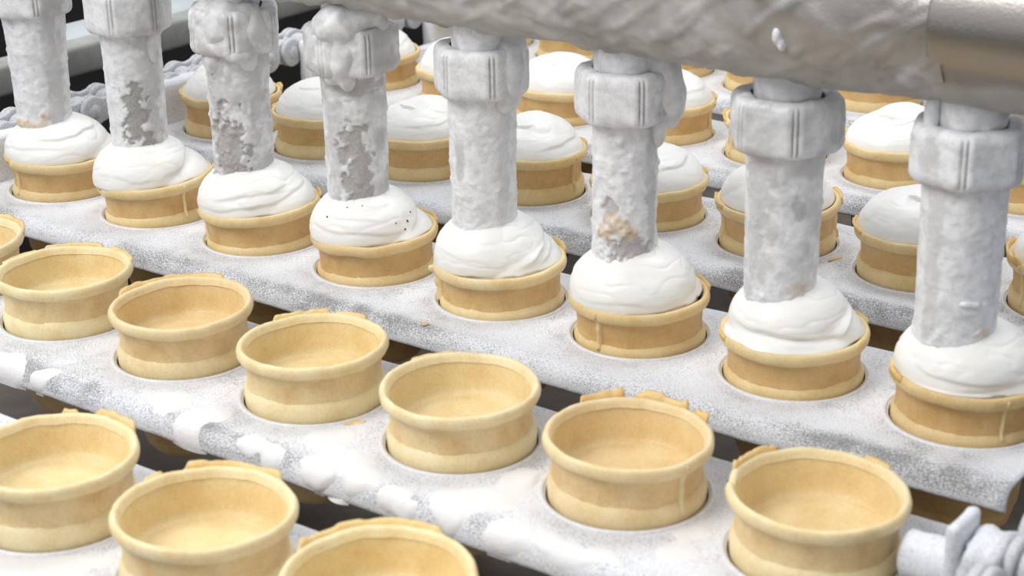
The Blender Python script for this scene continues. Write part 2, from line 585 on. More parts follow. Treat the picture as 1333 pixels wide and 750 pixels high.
for row in range(6):
    t = thing('conveyor_slat', SLAT_LABEL[row], 'conveyor slat', (ROW_X[row], ROW_Y[row], 0), group='conveyor slats')
    pl = obj('plate', slat_plate(row), M['frost'], t)
    sol = pl.modifiers.new('thickness', 'SOLIDIFY'); sol.thickness = 0.0018; sol.offset = -1
    for i in range(1, 9):
        obj('hole_ring', RING, M['frost_ring'], t, (i * PITCH, 0, 0))
    obj('stiffener', bevel_box('stiffener', 0.06, 0.735, 0.036, 0.044, -0.034, -0.004, 0.001), M['bar'], t)
    obj('end_bracket', bracket_mesh(row), M['frost_plain'], t)
    # right-hand end: shaft, clip, block
    obj('shaft_stub', stub_mesh(0, 0.032), M['frost_plain'], t, (0.742, 0.0, 0.0115), (0, math.pi / 2, 0))
    obj('retaining_clip', frosted_box('retaining_clip', 0.7605, 0.7655, -0.010, 0.012, -0.004, 0.0325, 0.002, 4, 0.001, row + 20), M['frost_plain'], t)
    obj('link_block', frosted_box('link_block', 0.7665, 0.785, -0.012, 0.012, -0.002, 0.0275, 0.005, 4, 0.003, row + 30), M['frost_plain'], t)
    for k, bl in enumerate(SPILLS.get(row, [])):
        obj('frozen_spill', spill_mesh(row, bl, row * 10 + k), M['frost_spill'], t, label='patch of frozen spilled cream')

# ------------------------------------------------------------------ wafer cups
OUT = [(0.0, -0.051), (0.016, -0.0508), (0.0215, -0.0490), (0.0245, -0.045), (0.0262, -0.038), (0.0266, -0.0355), (0.0273, -0.035), (0.0290, -0.018), (0.0300, -0.010),
       (0.0318, -0.008), (0.0328, -0.006), (0.0330, 0.0)]
BODY = [(0.0323, 0.0074), (0.0319, 0.009), (0.0319, 0.012), (0.0321, 0.016), (0.0324, 0.0195), (0.0328, 0.0212), (0.0334, 0.0224)]
INN = [(0.0326, 0.0262), (0.0320, 0.0240), (0.0310, 0.018), (0.0304, 0.0130), (0.0299, 0.0105), (0.0290, 0.0090), (0.0275, 0.0084), (0.0265, 0.0081), (0.0259, 0.0072), (0.0240, 0.0067), (0.012, 0.0064), (0.0, 0.0063)]
BAND = [(0.0322, -0.0050), (0.0333, -0.0044), (0.0336, -0.0020), (0.0337, 0.0006), (0.0338, 0.0022), (0.0338, 0.0044), (0.0334, 0.0060), (0.0327, 0.0071), (0.0320, 0.0079), (0.0312, 0.0082)]
RIM = [(0.0325, 0.0222), (0.0340, 0.0224), (0.0352, 0.0231), (0.0359, 0.0245), (0.0361, 0.0262), (0.0357, 0.0277), (0.0350, 0.0286),
       (0.0342, 0.0288), (0.0334, 0.0285), (0.0327, 0.0276), (0.0323, 0.0260), (0.0318, 0.0250)]

DS = 0.0022
def low(z):                                   # the straight wall is a little lower than first drawn
    return z - DS * min(1.0, max(0.0, (z - 0.0085) / 0.012))
BODY = [(r, low(z)) for r, z in BODY]; INN = [(r, low(z)) for r, z in INN]; RIM = [(r, low(z)) for r, z in RIM]

def cup_parts(seed, notch=None):
    rnd = random.Random(seed)
    ph = rnd.random() * 6
    def wob(th):
        return 1 + 0.0025 * np.cos(2 * (th - ph)) + 0.0015 * np.cos(3 * th + ph)
    def rf_body(th, r, z):
        g = np.abs(((th * 12 / (2 * np.pi)) % 1) - 0.5)
        pan = 1.0 if 0.0085 < z < 0.0185 and r > 0.0315 else 0.0
        n = fbm(np.stack([np.cos(th) * 3, np.sin(th) * 3, np.full_like(th, z * 150 + seed)], -1), seed, 3) - 0.5
        return r * wob(th) - pan * 0.0005 * np.exp(-((0.5 - g) / 0.05) ** 2) + n * 0.0005 * min(1, r / 0.02), np.full_like(th, z)
    body = lathe('body', OUT + [(0.0330, 0.003)] + BODY, 96, rf_body)
    def rf_rim(th, r, z):
        n = fbm(np.stack([np.cos(th) * 6, np.sin(th) * 6, np.full_like(th, seed * 2.3 + z * 60)], -1), seed + 3, 3) - 0.5
        n2 = fbm(np.stack([np.cos(th) * 2.5, np.sin(th) * 2.5, np.full_like(th, seed * 1.3)], -1), seed + 8, 2) - 0.5
        zz = z + n2 * 0.0014 * (z > 0.02) + n * 0.0006
        if notch is not None:
            d = (th - notch + np.pi) % (2 * np.pi) - np.pi
            zz = zz - 0.0052 * np.exp(-(d / 0.085) ** 4) * float(z > 0.0213) * min(1.0, (z - 0.0203) / 0.005)
        return r * wob(th) + n * 0.0009, zz
    rim = lathe('rim', RIM, 96, rf_rim)
    def rf_in(th, r, z):
        n = fbm(np.stack([r * np.cos(th) * 90, r * np.sin(th) * 90, np.full_like(th, z * 90 + seed)], -1), seed + 6, 3) - 0.5
        return np.maximum(r * wob(th) + n * 0.0005 * (r > 0.01), 0), z + n * 0.0009 * (z < 0.02)
    inner = lathe('inner_wall', INN, 96, rf_in)
    def rf_band(th, r, z):
        n = fbm(np.stack([np.cos(th) * 5, np.sin(th) * 5, np.full_like(th, seed * 1.9 + z * 60)], -1), seed + 13, 3) - 0.5
        return r * wob(th) + n * 0.0005, z + n * 0.0005
    band = lathe('base_band', BAND, 96, rf_band)
    return body, rim, inner, band
CUPS = [cup_parts(s) for s in range(1, 7)]

def flash_mesh(arcs, seed):
    """ragged baked-on flash standing along parts of the rim; arcs = (phi0, phi1, height m, outward m)"""
    vs = []; fs = []
    for (p0, p1, hh, out) in arcs:
        n = max(6, int((p1 - p0) / 1.6))
        ph = np.radians(np.linspace(p0, p1, n)) + IMG
        e = np.linspace(0, 1, n)
        env = sstep(0, 0.06, e) * sstep(1, 0.94, e)
        nz = fbm(np.stack([ph * 8, np.full(n, seed * 3.7), np.full(n, p0 * 0.1)], -1), seed, 4)
        h = hh * env * (0.70 + 0.55 * sstep(0.3, 0.65, nz)) + 0.0002
        ou = out * env * (0.6 + 0.8 * nz)
        rb = 0.0352
        o = len(vs)
        for k in range(n):
            c, s = math.cos(ph[k]), math.sin(ph[k])
            for (r, z) in ((rb - 0.0007, 0.0262), (rb + 0.0009, 0.0262), (rb + 0.0006 + ou[k], 0.0280 + h[k]), (rb - 0.0008 + ou[k], 0.0280 + h[k])):
                vs.append((r * c, r * s, z - DS))
        for k in range(n - 1):
            for a in range(4):
                b = (a + 1) % 4
                fs.append((o + k * 4 + a, o + (k + 1) * 4 + a, o + (k + 1) * 4 + b, o + k * 4 + b))
        fs.append((o, o + 1, o + 2, o + 3)); fs.append((o + n * 4 - 1, o + n * 4 - 2, o + n * 4 - 3, o + n * 4 - 4))
    return mesh_from('rim_flash', vs, fs)

def seam_mesh(phi, width, proud, seed, z0=0.0024):
    """thin upright fin where the two halves of the baking mould met"""
    n = 22
    vs = []; fs = []
    zs = np.linspace(z0, 0.0275, n)
    rr = np.interp(zs, [0, .002, .006, .008, .02, .0225, .025, .0275], [.0329, .0338, .0336, .0326, .0330, .0337, .036, .0357])
    nz = fbm(np.stack([zs * 500, np.full(n, seed * 1.7), np.zeros(n)], -1), seed, 3)
    for k in range(n):
        d = proud * (0.35 + 1.1 * nz[k])
        for (w, r) in ((-width, rr[k] - 0.0008), (-width * 0.5, rr[k] + d), (width * 0.5, rr[k] + d), (width, rr[k] - 0.0008)):
            a = W2(phi) + w / 0.034
            vs.append((r * math.cos(a), r * math.sin(a), low(zs[k])))
    for k in range(n - 1):
        for a in range(3):
            fs.append((k * 4 + a, k * 4 + a + 1, (k + 1) * 4 + a + 1, (k + 1) * 4 + a))
    fs.append((0, 3, 2, 1)); fs.append((n * 4 - 4, n * 4 - 3, n * 4 - 2, n * 4 - 1))
    return mesh_from('mould_seam', vs, fs)

# (row, i): flash arcs, seams, tint, tilt (deg towards picture-right, towards back)
SPEC = {
    (1, 2): dict(flash=[(10, 100, .0022, .001)], tint=(1.0, 1.02, 1.02)),
    (1, 3): dict(flash=[(15, 60, .0010, .0006), (66, 120, .0014, .001), (125, 165, .0005, .001)], tint=(1.03, 1.05, 1.03)),
    (1, 4): dict(flash=[(60, 160, .0014, .0022)], tint=(0.98, 0.95, 0.90)),
    (1, 5): dict(flash=[(48, 78, .0016, .0010), (80, 128, .0019, .0012)], tint=(1.03, 1.04, 1.0)),
    (1, 6): dict(flash=[(95, 130, .0006, .0008)], tint=(1.04, 1.06, 1.06)),
    (1, 7): dict(flash=[(18, 34, .0024, .0016), (40, 82, .0030, .0014), (88, 122, .0034, .0014)], seams=[(308, .0012, .0011)], tint=(1.0, 0.97, 0.93)),
    (1, 8): dict(flash=[(28, 50, .0008, .0012), (108, 152, .0024, .0006)], tint=(1.02, 1.01, 0.97)),
    (0, 5): dict(flash=[(30, 72, .0024, .0012), (84, 96, .0016, .0006)], tint=(1.05, 1.07, 1.06)),
    (0, 6): dict(flash=[(40, 112, .0020, .0016), (125, 140, .0010, .0008)], tint=(1.05, 1.06, 1.03)),
    (0, 7): dict(flash=[(50, 150, .0020, .0014)], tint=(1.05, 1.06, 1.0)),
    (2, 1): dict(flash=[(185, 215, .0006, .0008)], seams=[(222, .0012, .0007)], tint=(0.88, 0.82, 0.72)),
    (2, 2): dict(flash=[(340, 372, .0014, .0012), (190, 215, .0006, .0012)], seams=[(310, .0010, .0008)], tint=(0.95, 0.91, 0.80), tilt=(-4, 0)),
    (2, 3): dict(flash=[(2, 24, .0010, .0012)], seams=[(192, .0014, .0008)], tint=(0.93, 0.88, 0.76), tilt=(-3, 0)),
    (2, 4): dict(flash=[(10, 55, .0012, .0012)], tint=(0.92, 0.84, 0.70), tilt=(-2, 0)),
    (2, 5): dict(flash=[(8, 44, .0022, .0010)], seams=[(188, .0013, .0026)], tint=(0.98, 0.95, 0.85), tilt=(-2, 0)),
    (2, 6): dict(flash=[(0, 30, .0008, .0010)], seams=[(228, .0016, .0010)], tint=(0.90, 0.82, 0.68), tilt=(-1.5, 0)),
    (2, 7): dict(flash=[(5, 30, .0008, .0012), (180, 196, .0006, .0008)], tint=(0.93, 0.87, 0.74), tilt=(-1, 0)),
    (2, 8): dict(flash=[(176, 200, .0014, .0004)], seams=[(284, .0009, .0010)], tint=(0.88, 0.80, 0.66)),
    (3, 1): dict(flash=[(150, 200, .0008, .0012), (0, 30, .002, .001)], tint=(0.95, 0.88, 0.74)),
    (3, 4): dict(flash=[(8, 30, .001, .001)], seams=[(322, .0010, .0012)], tint=(0.92, 0.84, 0.68)),
    (3, 5): dict(flash=[(5, 30, .0012, .0012)], tint=(0.95, 0.90, 0.77)),
    (3, 6): dict(flash=[(350, 380, .0014, .0012), (160, 200, .0010, .0012)], seams=[(352, .0014, .0014), (190, .0014, .0010)], tint=(0.98, 0.92, 0.80)),
    (3, 7): dict(flash=[(150, 195, .0012, .0012)], tint=(0.96, 0.90, 0.77)),
    (3, 8): dict(flash=[(130, 200, .0024, .0010)], seams=[(200, .0014, .0012)], tint=(0.95, 0.90, 0.80)),
    (4, 4): dict(flash=[(355, 385, .0014, .0012)], seams=[(340, .0016, .0014)], tint=(0.95, 0.88, 0.74)),
    (4, 5): dict(flash=[(150, 190, .0014, .0010)], seams=[(196, .0014, .0010)], tint=(0.97, 0.91, 0.78)),
}
VISIBLE = {0: [5, 6, 7], 1: [2, 3, 4, 5, 6, 7, 8], 2: list(range(1, 9)), 3: list(range(1, 9)), 4: list(range(1, 8)), 5: list(range(1, 7))}

CUP_LABEL = {
    (0, 5): 'empty pale wafer cup cut off by the left edge on the nearest slat',
    (0, 6): 'large empty wafer cup, middle of the three on the nearest slat',
    (0, 7): 'empty wafer cup cut off by the bottom edge of the picture',
    (1, 2): 'empty wafer cup mostly cut off at left edge, behind the leftmost whole cups',
    (1, 3): 'pale empty wafer cup at far left of the spill-covered slat',
    (1, 4): 'browner empty wafer cup with a broad flash ledge behind its rim, third from the right-hand cups',
    (1, 5): 'empty wafer cup with ragged flash at back, directly before the fourth nozzle',
    (1, 6): 'smooth-rimmed empty wafer cup at the centre of the spill-covered slat',
    (1, 7): 'tan empty wafer cup with tall ragged flash standing behind its rim',
    (1, 8): 'rightmost empty wafer cup with a notched rim, beside the frosted shaft end',
}
CUP_LABEL[(1, 4)] = 'browner empty wafer cup with a broad flash ledge along the back rim'
CUP_LABEL[(1, 2)] = 'empty wafer cup of which only the right side shows at left edge'

NTH_NOZ = ['leftmost nozzle', 'second nozzle from the left', 'third nozzle from the left', 'fourth nozzle from the left',
           'fifth nozzle from the left', 'sixth nozzle from the left', 'seventh nozzle from the left', 'rightmost nozzle']
ROWNAME = {3: 'first slat behind nozzles', 4: 'second slat behind nozzles', 5: 'farthest slat'}

def cup_label(r, i):
    if (r, i) in CUP_LABEL:
        return CUP_LABEL[(r, i)]
    if r == 2:
        return 'brown wafer cup being filled under the ' + NTH_NOZ[i - 1]
    return 'filled wafer cup, %s from left on the %s' % (ORD[i - 1], ROWNAME[r])

CUP_GROUP = {0: 'empty wafer cups on the nearest slat', 1: 'empty wafer cups in front of the nozzles', 2: 'wafer cups being filled',
             3: 'filled wafer cups behind the nozzles', 4: 'filled wafer cups behind the nozzles', 5: 'filled wafer cups behind the nozzles'}

def tilt_rot(tr, tb):
    # lean: tr degrees raises/lowers picture-right, tb the far side
    ax = Vector((math.cos(W2(90)), math.sin(W2(90)), 0)); ax2 = Vector((math.cos(W2(0)), math.sin(W2(0)), 0))
    return (Matrix.Rotation(math.radians(tr), 4, ax) @ Matrix.Rotation(math.radians(tb), 4, ax2)).to_euler()

SINK = {0: -0.0025, 1: -0.0010, 2: 0.0030, 3: -0.0010, 4: 0.0010, 5: 0.0}      # how deep the cups sit in their holes
SINK_ONE = {(3, 4): -0.0025, (3, 5): 0.0018, (4, 6): 0.0015, (2, 2): 0.0020, (2, 1): 0.0020}
def sink(r, i):
    return SINK_ONE.get((r, i), SINK[r])
CUP_EULER = {}
rnd = random.Random(5)
for r, lst in VISIBLE.items():
    for i in lst:
        sp = SPEC.get((r, i), {})
        base = (0.95, 0.89, 0.76) if r > 1 else (1, 1, 1)
        jit = rnd.uniform(-0.03, 0.03)
        tint = sp.get('tint', tuple(min(1.06, c + jit) for c in base))
        tl = sp.get('tilt', (rnd.uniform(-1.2, 1.2), rnd.uniform(-1.0, 1.0)))
        eul = tilt_rot(*tl)
        CUP_EULER[(r, i)] = eul
        t = thing('wafer_cup', cup_label(r, i), 'wafer cup', (ROW_X[r] + i * PITCH, ROW_Y[r], -sink(r, i)), eul, CUP_GROUP[r])
        body, rim, inner, band = CUPS[(i * 5 + r * 3) % 6]
        rz = rnd.uniform(0, 6.28)
        if (r, i) == (1, 8):
            body, rim, inner, band = cup_parts(11, W2(163)); rz = 0.0
        for nm, me, mt in (('body', body, 'wafer'), ('rim', rim, 'wafer_rim'), ('inner_wall', inner, 'wafer_in'), ('base_band', band, 'wafer_rim')):
            o = obj(nm, me, M[mt], t, rot=(0, 0, rz))
            o.color = (*tint, 1) if nm != 'body' or r < 2 else (tint[0] * 0.93, tint[1] * 0.87, tint[2] * 0.80, 1)  # from the filling row on, bodies tinted darker for the shade under rims
        fa = sp.get('flash', None)
        if fa is None:
            a = rnd.uniform(0, 150); fa = [(a, a + rnd.uniform(20, 60), rnd.uniform(.0005, .0014), .001)]
        for fk, arc in enumerate(fa):
            o = obj('rim_flash', flash_mesh([arc], r * 10 + i + fk * 7), M['wafer_flash'], t, label='ragged baked flash on the rim')
            o.color = (*tint, 1)
        for (p, w, d) in sp.get('seams', []):
            o = obj('mould_seam', seam_mesh(p, w, d, r * 10 + i, max(0.0024, sink(r, i) + 0.0024)), M['wafer_rim'], t)
            o.color = (*tint, 1)

# ------------------------------------------------------------------ ice cream
def sph_dirs(nu, nv, zmin=-0.35):
    th = np.linspace(0, 2 * np.pi, nu, endpoint=False)
    el = np.linspace(math.asin(zmin), math.pi / 2, nv)
    d = []
    for e in el:
        d.append(np.stack([np.cos(e) * np.cos(th), np.cos(e) * np.sin(th), np.full(nu, math.sin(e))], -1))
    return np.concatenate(d)

def ell_hit(D, c, R, ang=0.0, expo=2.0):
    """distance from the origin along D to the far side of an ellipsoid (centre c, radii R, turned by ang about z); 0 on a miss"""
    ca, sa = math.cos(ang), math.sin(ang)
    Rm = np.array([[ca, sa, 0], [-sa, ca, 0], [0, 0, 1]])
    d = (D @ Rm.T) / R
    o = (Rm @ (-np.asarray(c))) / R
    A = (d * d).sum(-1); B = (d * o).sum(-1); C = (o * o).sum() - 1
    disc = B * B - A * C
    return np.where(disc > 0, (-B + np.sqrt(np.clip(disc, 0, None))) / A, 0.0)

def smax(a, b, k):
    h = np.clip(0.5 + 0.5 * (a - b) / k, 0, 1)
    return b * (1 - h) + a * h + k * h * (1 - h)

def cream_mesh(lobes, seed, k=0.0004, rough=0.0004, lean=(0.0, 0.0), fold=0.00035, lips=()):
    """one surface: the outside of several overlapping swirls, each (phi, dist, z, rx, ry, rz, turn)"""
    nu, nv = 144, 88
    D = sph_dirs(nu, nv)
    r = None
    for (ph, di, z, rx, ry, rz, tu) in lobes:
        c = (di * math.cos(W2(ph)) + lean[0], di * math.sin(W2(ph)) + lean[1], z)
        h = ell_hit(D, c, np.array([rx, ry, rz]), W2(tu))
        r = h if r is None else smax(r, h, k)
    n = fbm(D * np.array([3.2, 3.2, 7.0]) + seed * 2.7, seed, 4) - 0.5
    n2 = fbm(D * np.array([1.6, 1.6, 2.0]) + seed * 1.3, seed + 50, 2) - 0.5
    rid = 1 - np.abs(2 * fbm(D * np.array([1.5, 1.5, 4.5]) + seed * 3.9, seed + 90, 2) - 1)
    r = r + n * rough * 2 + n2 * 0.0018 - fold * sstep(0.90, 1.0, rid) * sstep(0.02, 0.2, D[:, 2])
    al = np.arctan2(D[:, 1], D[:, 0]); be = np.arccos(np.clip(D[:, 2], -1, 1))
    for (p0, p1, b0, b1, A, dec) in lips:            # overlapping folds: an edge running from b0 to b1 (radians off the top) while turning p0..p1
        a0, a1 = W2(p0), W2(p1)
        u = ((al - a0) % (2 * np.pi)) / (a1 - a0)
        wig = (fbm(np.stack([np.cos(al) * 2, np.sin(al) * 2, np.full_like(al, seed * 1.1)], -1), seed + 7, 2) - 0.5) * 0.16
        tt = be - (b0 + (b1 - b0) * u) - wig
        env = sstep(0, 0.25, u) * sstep(1, 0.7, u) * (u < 1)
        r = r - A * env * (sstep(-0.03, 0.03, tt) * np.exp(-np.clip(tt, 0, None) / dec))
    V = D * r[:, None]
    # keep inside the cup below the rim
    rad = np.hypot(V[:, 0], V[:, 1])
    lim = np.where(V[:, 2] < 0.0006, 0.0298, 0.0395)
    s = np.minimum(1, lim / np.maximum(rad, 1e-6))
    V[:, 0] *= s; V[:, 1] *= s
    f = grid_faces(nu, nv, True)
    b0 = len(V)
    V = np.vstack([V, [[0, 0, V[:nu, 2].mean()]]])
    for i in range(nu):
        f.append((b0, (i + 1) % nu, i))
    return mesh_from('ice_cream', V, f)

# lobes are given relative to the rim plane of the cup
LOBES = {
    1: [(200, .002, .0015, .0345, .0340, .0215, 0), (10, .010, -.001, .026, .027, .017, 0), (60, .004, .008, .024, .022, .0150, 20)],
    2: [(200, .0055, .001, .0325, .0320, .0235, 0), (8, .0085, -.003, .0275, .0290, .0195, 0)],
    3: [(190, .003, .001, .0335, .0330, .0235, 0), (340, .006, .001, .0285, .0280, .0195, 0), (250, .010, .001, .024, .021, .012, 20)],
    4: [(195, .0045, .001, .0325, .0320, .0230, 0), (5, .0085, -.003, .0270, .0290, .0165, 0), (230, .010, -.001, .026, .020, .0100, 10), (300, .009, .004, .0235, .020, .015, 30)],
    5: [(170, .0035, .001, .0325, .0310, .0245, 0), (0, .0055, -.003, .0300, .0305, .0210, 0), (330, .008, -.004, .028, .026, .015, 0)],
    6: [(185, .0025, .001, .0335, .0330, .0245, 0), (20, .004, -.002, .030, .030, .0190, 0)],
    7: [(175, .0020, .003, .0305, .0305, .0225, 0), (250, .0035, -.002, .0335, .0325, .0150, 0), (355, .0075, -.003, .0285, .0290, .0215, 0), (262, .016, -.001, .016, .012, .010, 0)],
    8: [(180, .0015, .001, .0330, .0325, .0230, 0), (330, .006, -.001, .0290, .0285, .0180, 0), (250, .006, -.003, .031, .028, .012, 0)],
}
def back_lobes(seed):
    q = random.Random(seed * 13 + 1)
    tw = q.uniform(150, 240)
    L = [(q.uniform(0, 360), .0012, -.001, .0330, .0328, q.uniform(.0205, .0235), 0),
         (tw, q.uniform(.008, .012), .0015, .0225, .0200, q.uniform(.0185, .0205), tw),
         (tw + 150, q.uniform(.006, .010), -.002, .0260, .0250, q.uniform(.0185, .021), 0),
         (tw - 40, .013, .012, .0115, .0055, .0075, tw + 60)]
    return L
BACKSPEC = {
    (3, 3): [(0, .0, -.001, .0325, .0325, .0205, 0), (20, .005, 0, .027, .027, .0215, 0), (215, .009, .004, .020, .015, .0155, 10)],
    (3, 4): [(0, .0, -.001, .0335, .0330, .0205, 0), (30, .003, 0, .029, .028, .0225, 0), (230, .012, .005, .016, .012, .0140, 0), (300, .006, -.002, .031, .028, .010, 0)],
    (3, 7): [(180, .002, -.001, .0325, .0325, .0235, 0), (10, .012, .012, .012, .008, .0115, 60)],
    (4, 6): [(0, .0, -.001, .0335, .0330, .0210, 0), (20, .004, 0, .027, .026, .0235, 0), (215, .010, .008, .0135, .0115, .0125, 30), (235, .006, .017, .007, .004, .0055, 40)],
    (4, 3): [(0, .0, -.001, .0335, .0330, .0220, 0), (210, .007, 0, .026, .024, .0215, 0)],
}
LIPS = {      # (phi from, phi to, angle off the top at start, at end, step m, decay)
    (2, 1): [(230, 400, 1.15, .75, .0016, .25), (180, 300, 1.35, 1.2, .0008, .2)],
    (2, 2): [(285, 400, 1.45, .75, .0030, .6), (200, 300, 1.30, 1.45, .0007, .2)],
    (2, 3): [(215, 330, 1.25, 1.05, .0012, .2), (250, 375, 1.42, 1.15, .0012, .2), (190, 300, 1.45, 1.35, .0010, .2)],
    (2, 4): [(190, 320, 1.25, 1.42, .0012, .2), (310, 410, 1.45, .80, .0030, .6), (215, 300, 1.05, 1.15, .0007, .2)],
    (2, 5): [(285, 395, 1.48, .85, .0026, .5), (305, 400, 1.50, 1.10, .0014, .2), (190, 270, 1.2, 1.35, .0006, .2)],
    (2, 6): [(320, 400, 1.45, 1.0, .0018, .4), (195, 280, 1.40, 1.45, .0006, .2)],
    (2, 7): [(180, 330, 1.20, 1.42, .0022, .35), (300, 410, 1.45, .70, .0032, .7), (225, 285, 1.32, 1.36, .0012, .15), (235, 290, 1.45, 1.48, .0010, .12)],
    (2, 8): [(195, 330, 1.30, 1.45, .0012, .25), (240, 320, 1.48, 1.42, .0010, .15)],
    (3, 3): [(190, 265, .62, .60, .0022, .35), (240, 330, 1.25, 1.2, .0007, .2)],
    (3, 4): [(200, 285, .72, .62, .0018, .35), (270, 390, 1.40, 1.15, .0016, .2)],
    (3, 5): [(270, 390, 1.15, .95, .0014, .25)],
    (3, 7): [(210, 320, .55, .45, .0024, .4)],
    (4, 3): [(190, 280, .70, .75, .0016, .4)],
    (4, 6): [(170, 275, .75, .60, .0026, .35), (230, 330, .95, .70, .0014, .25)],
}
def back_lips(seed):
    q = random.Random(seed * 3 + 2)
    p = q.uniform(180, 260); b = q.uniform(.55, .85)
    return [(p, p + q.uniform(60, 110), b, b - .05, q.uniform(.0010, .0020), .35), (p + 40, p + 150, 1.3, 1.15, .0007, .2)]

def cream_label(r, i):
    if r == 2:
        return 'white soft ice cream dome under the tip of the ' + NTH_NOZ[i - 1]
    return 'white ice cream filling the %s cup from left, %s' % (ORD[i - 1], ROWNAME[r])

for r in (2, 3, 4, 5):
    for i in VISIBLE[r]:
        lo = [(LOBES[i][0][0], LOBES[i][0][1], LOBES[i][0][2] + .0028, LOBES[i][0][3] - .0012, LOBES[i][0][4] - .0010, LOBES[i][0][5] + .0002, 0)] + LOBES[i][1:] if r == 2 else BACKSPEC.get((r, i), back_lobes(r * 10 + i))
        me = cream_mesh(lo, r * 10 + i, lean=(-0.0004, -0.0004), lips=LIPS.get((r, i), ())) if r == 2 else cream_mesh(lo, r * 10 + i, k=0.0002, fold=0.0002, lips=LIPS.get((r, i), back_lips(r * 10 + i)))
        e = CUP_EULER[(r, i)]
        off = e.to_matrix() @ Vector((0, 0, 0.0272 - DS))
        o = obj('ice_cream', me, M['cream'], None, (ROW_X[r] + i * PITCH + off.x, ROW_Y[r] + off.y, off.z - sink(r, i)), e)
        tag(o, cream_label(r, i), 'ice cream', 'ice cream fillings')
        if (r, i) == (2, 4):
            q = random.Random(3)
            for (ph, el, sc) in ((300, 22, .0006), (318, 20, .00075), (310, 12, .0006), (222, 26, .0007), (330, 28, .0005), (240, 40, .00045), (262, 44, .0004)):
                d = np.array([[math.cos(math.radians(el)) * math.cos(W2(ph)), math.cos(math.radians(el)) * math.sin(W2(ph)), math.sin(math.radians(el))]])
                co = np.array([v.co[:] for v in me.vertices])
                u = co / np.linalg.norm(co, axis=1)[:, None]
                p = co[np.argmax(u @ d[0])]
                bm = bmesh.new(); bmesh.ops.create_icosphere(bm, subdivisions=1, radius=sc)
                for v in bm.verts:
                    v.co *= q.uniform(0.7, 1.3)
                sm = bpy.data.meshes.new('speck'); bm.to_mesh(sm); bm.free()
                obj('speck', sm, M['speck'], o, tuple(p), label='dark speck')

# ------------------------------------------------------------------ nozzles
TIP = 0.0400; NUT0 = 0.1148; NUT1 = 0.1408; PIPE_Z = 0.1878; PIPE_R = 0.038

# patches: (kind, phi from the front in degrees (-left +right), z, half-width deg, half-height m, strength)
NOZ = {
    1: dict(r=.0168, top=.0195, amp=.0012, rot=20, nut=1.02, ice=.15, patches=[('ice', 45, .09, 22, .06, .9), ('tan', -30, .051, 40, .003, .8), ('tan', 15, .056, 10, .004, .6)]),
    2: dict(r=.0170, top=.0180, amp=.0010, rot=-12, nut=1.03, ice=.2, patches=[('bare', 8, .070, 24, .017, 1), ('ice', 42, .09, 26, .06, 1), ('bare', 28, .051, 20, .003, 1)]),
    3: dict(r=.0172, top=.0180, amp=.0022, rot=5, nut=1.06, ice=.8, patches=[('bare', -18, .062, 34, .022, .75), ('ice', -35, .085, 30, .05, 1), ('ice', 30, .10, 20, .03, .8)]),
    4: dict(r=.0168, top=.0180, amp=.0014, rot=25, nut=1.04, ice=.75, patches=[('bare', 5, .062, 30, .026, .8), ('ice', -40, .09, 22, .05, .9), ('bare', 0, .114, 60, .005, .5)]),
    5: dict(r=.0170, top=.0178, amp=.0012, rot=14, nut=1.0, ice=.12, patches=[('ice', -45, .082, 10, .012, .9), ('ice', 40, .085, 12, .04, .5)]),
    6: dict(r=.0158, top=.0162, amp=.0018, rot=15, nut=1.0, ice=.08, patches=[('tan', -8, .066, 42, .006, .8), ('bare', 10, .056, 40, .008, .75), ('ice', 52, .08, 16, .05, 1), ('bare', -30, .078, 12, .005, .6)]),
    7: dict(r=.0172, top=.0182, amp=.0012, rot=0, nut=1.08, ice=.65, patches=[('ice', -50, .10, 26, .05, 1), ('bare', 15, .095, 10, .006, .5), ('tan', 25, .053, 20, .004, .35)]),
    8: dict(r=.0178, top=.0188, amp=.0010, rot=-18, nut=1.04, ice=.15, patches=[('ice', -55, .09, 14, .06, .7), ('tan', 25, .051, 16, .002, .6)]),
}
def attr_fields(th, z, spec, seed, base_ice):
    phi = (np.degrees(th - W2(270)) + 180) % 360 - 180
    P = np.stack([np.cos(th) * 3.2, np.sin(th) * 3.2, z * 170 + seed * 5], -1)
    n = fbm(P * 1.3, seed, 4)
    n2 = fbm(P * 0.6 + 9, seed + 31, 3)
    out = {'ice': base_ice * sstep(0.35, 0.7, n2) * 1.3, 'bare': np.zeros_like(z), 'tan': np.zeros_like(z)}
    for (kind, p, zc, hw, hh, st) in spec:
        d = np.sqrt(((phi - p) / hw) ** 2 + ((z - zc + 0.004) / hh) ** 2)
        soft = 0.10 if kind == 'bare' else 0.35
        m_ = sstep(1 + soft, 1 - soft, d + (n - 0.5) * 2.2) * st
        out[kind] = np.maximum(out[kind], m_)
    return {k: np.clip(v, 0, 1) for k, v in out.items()}

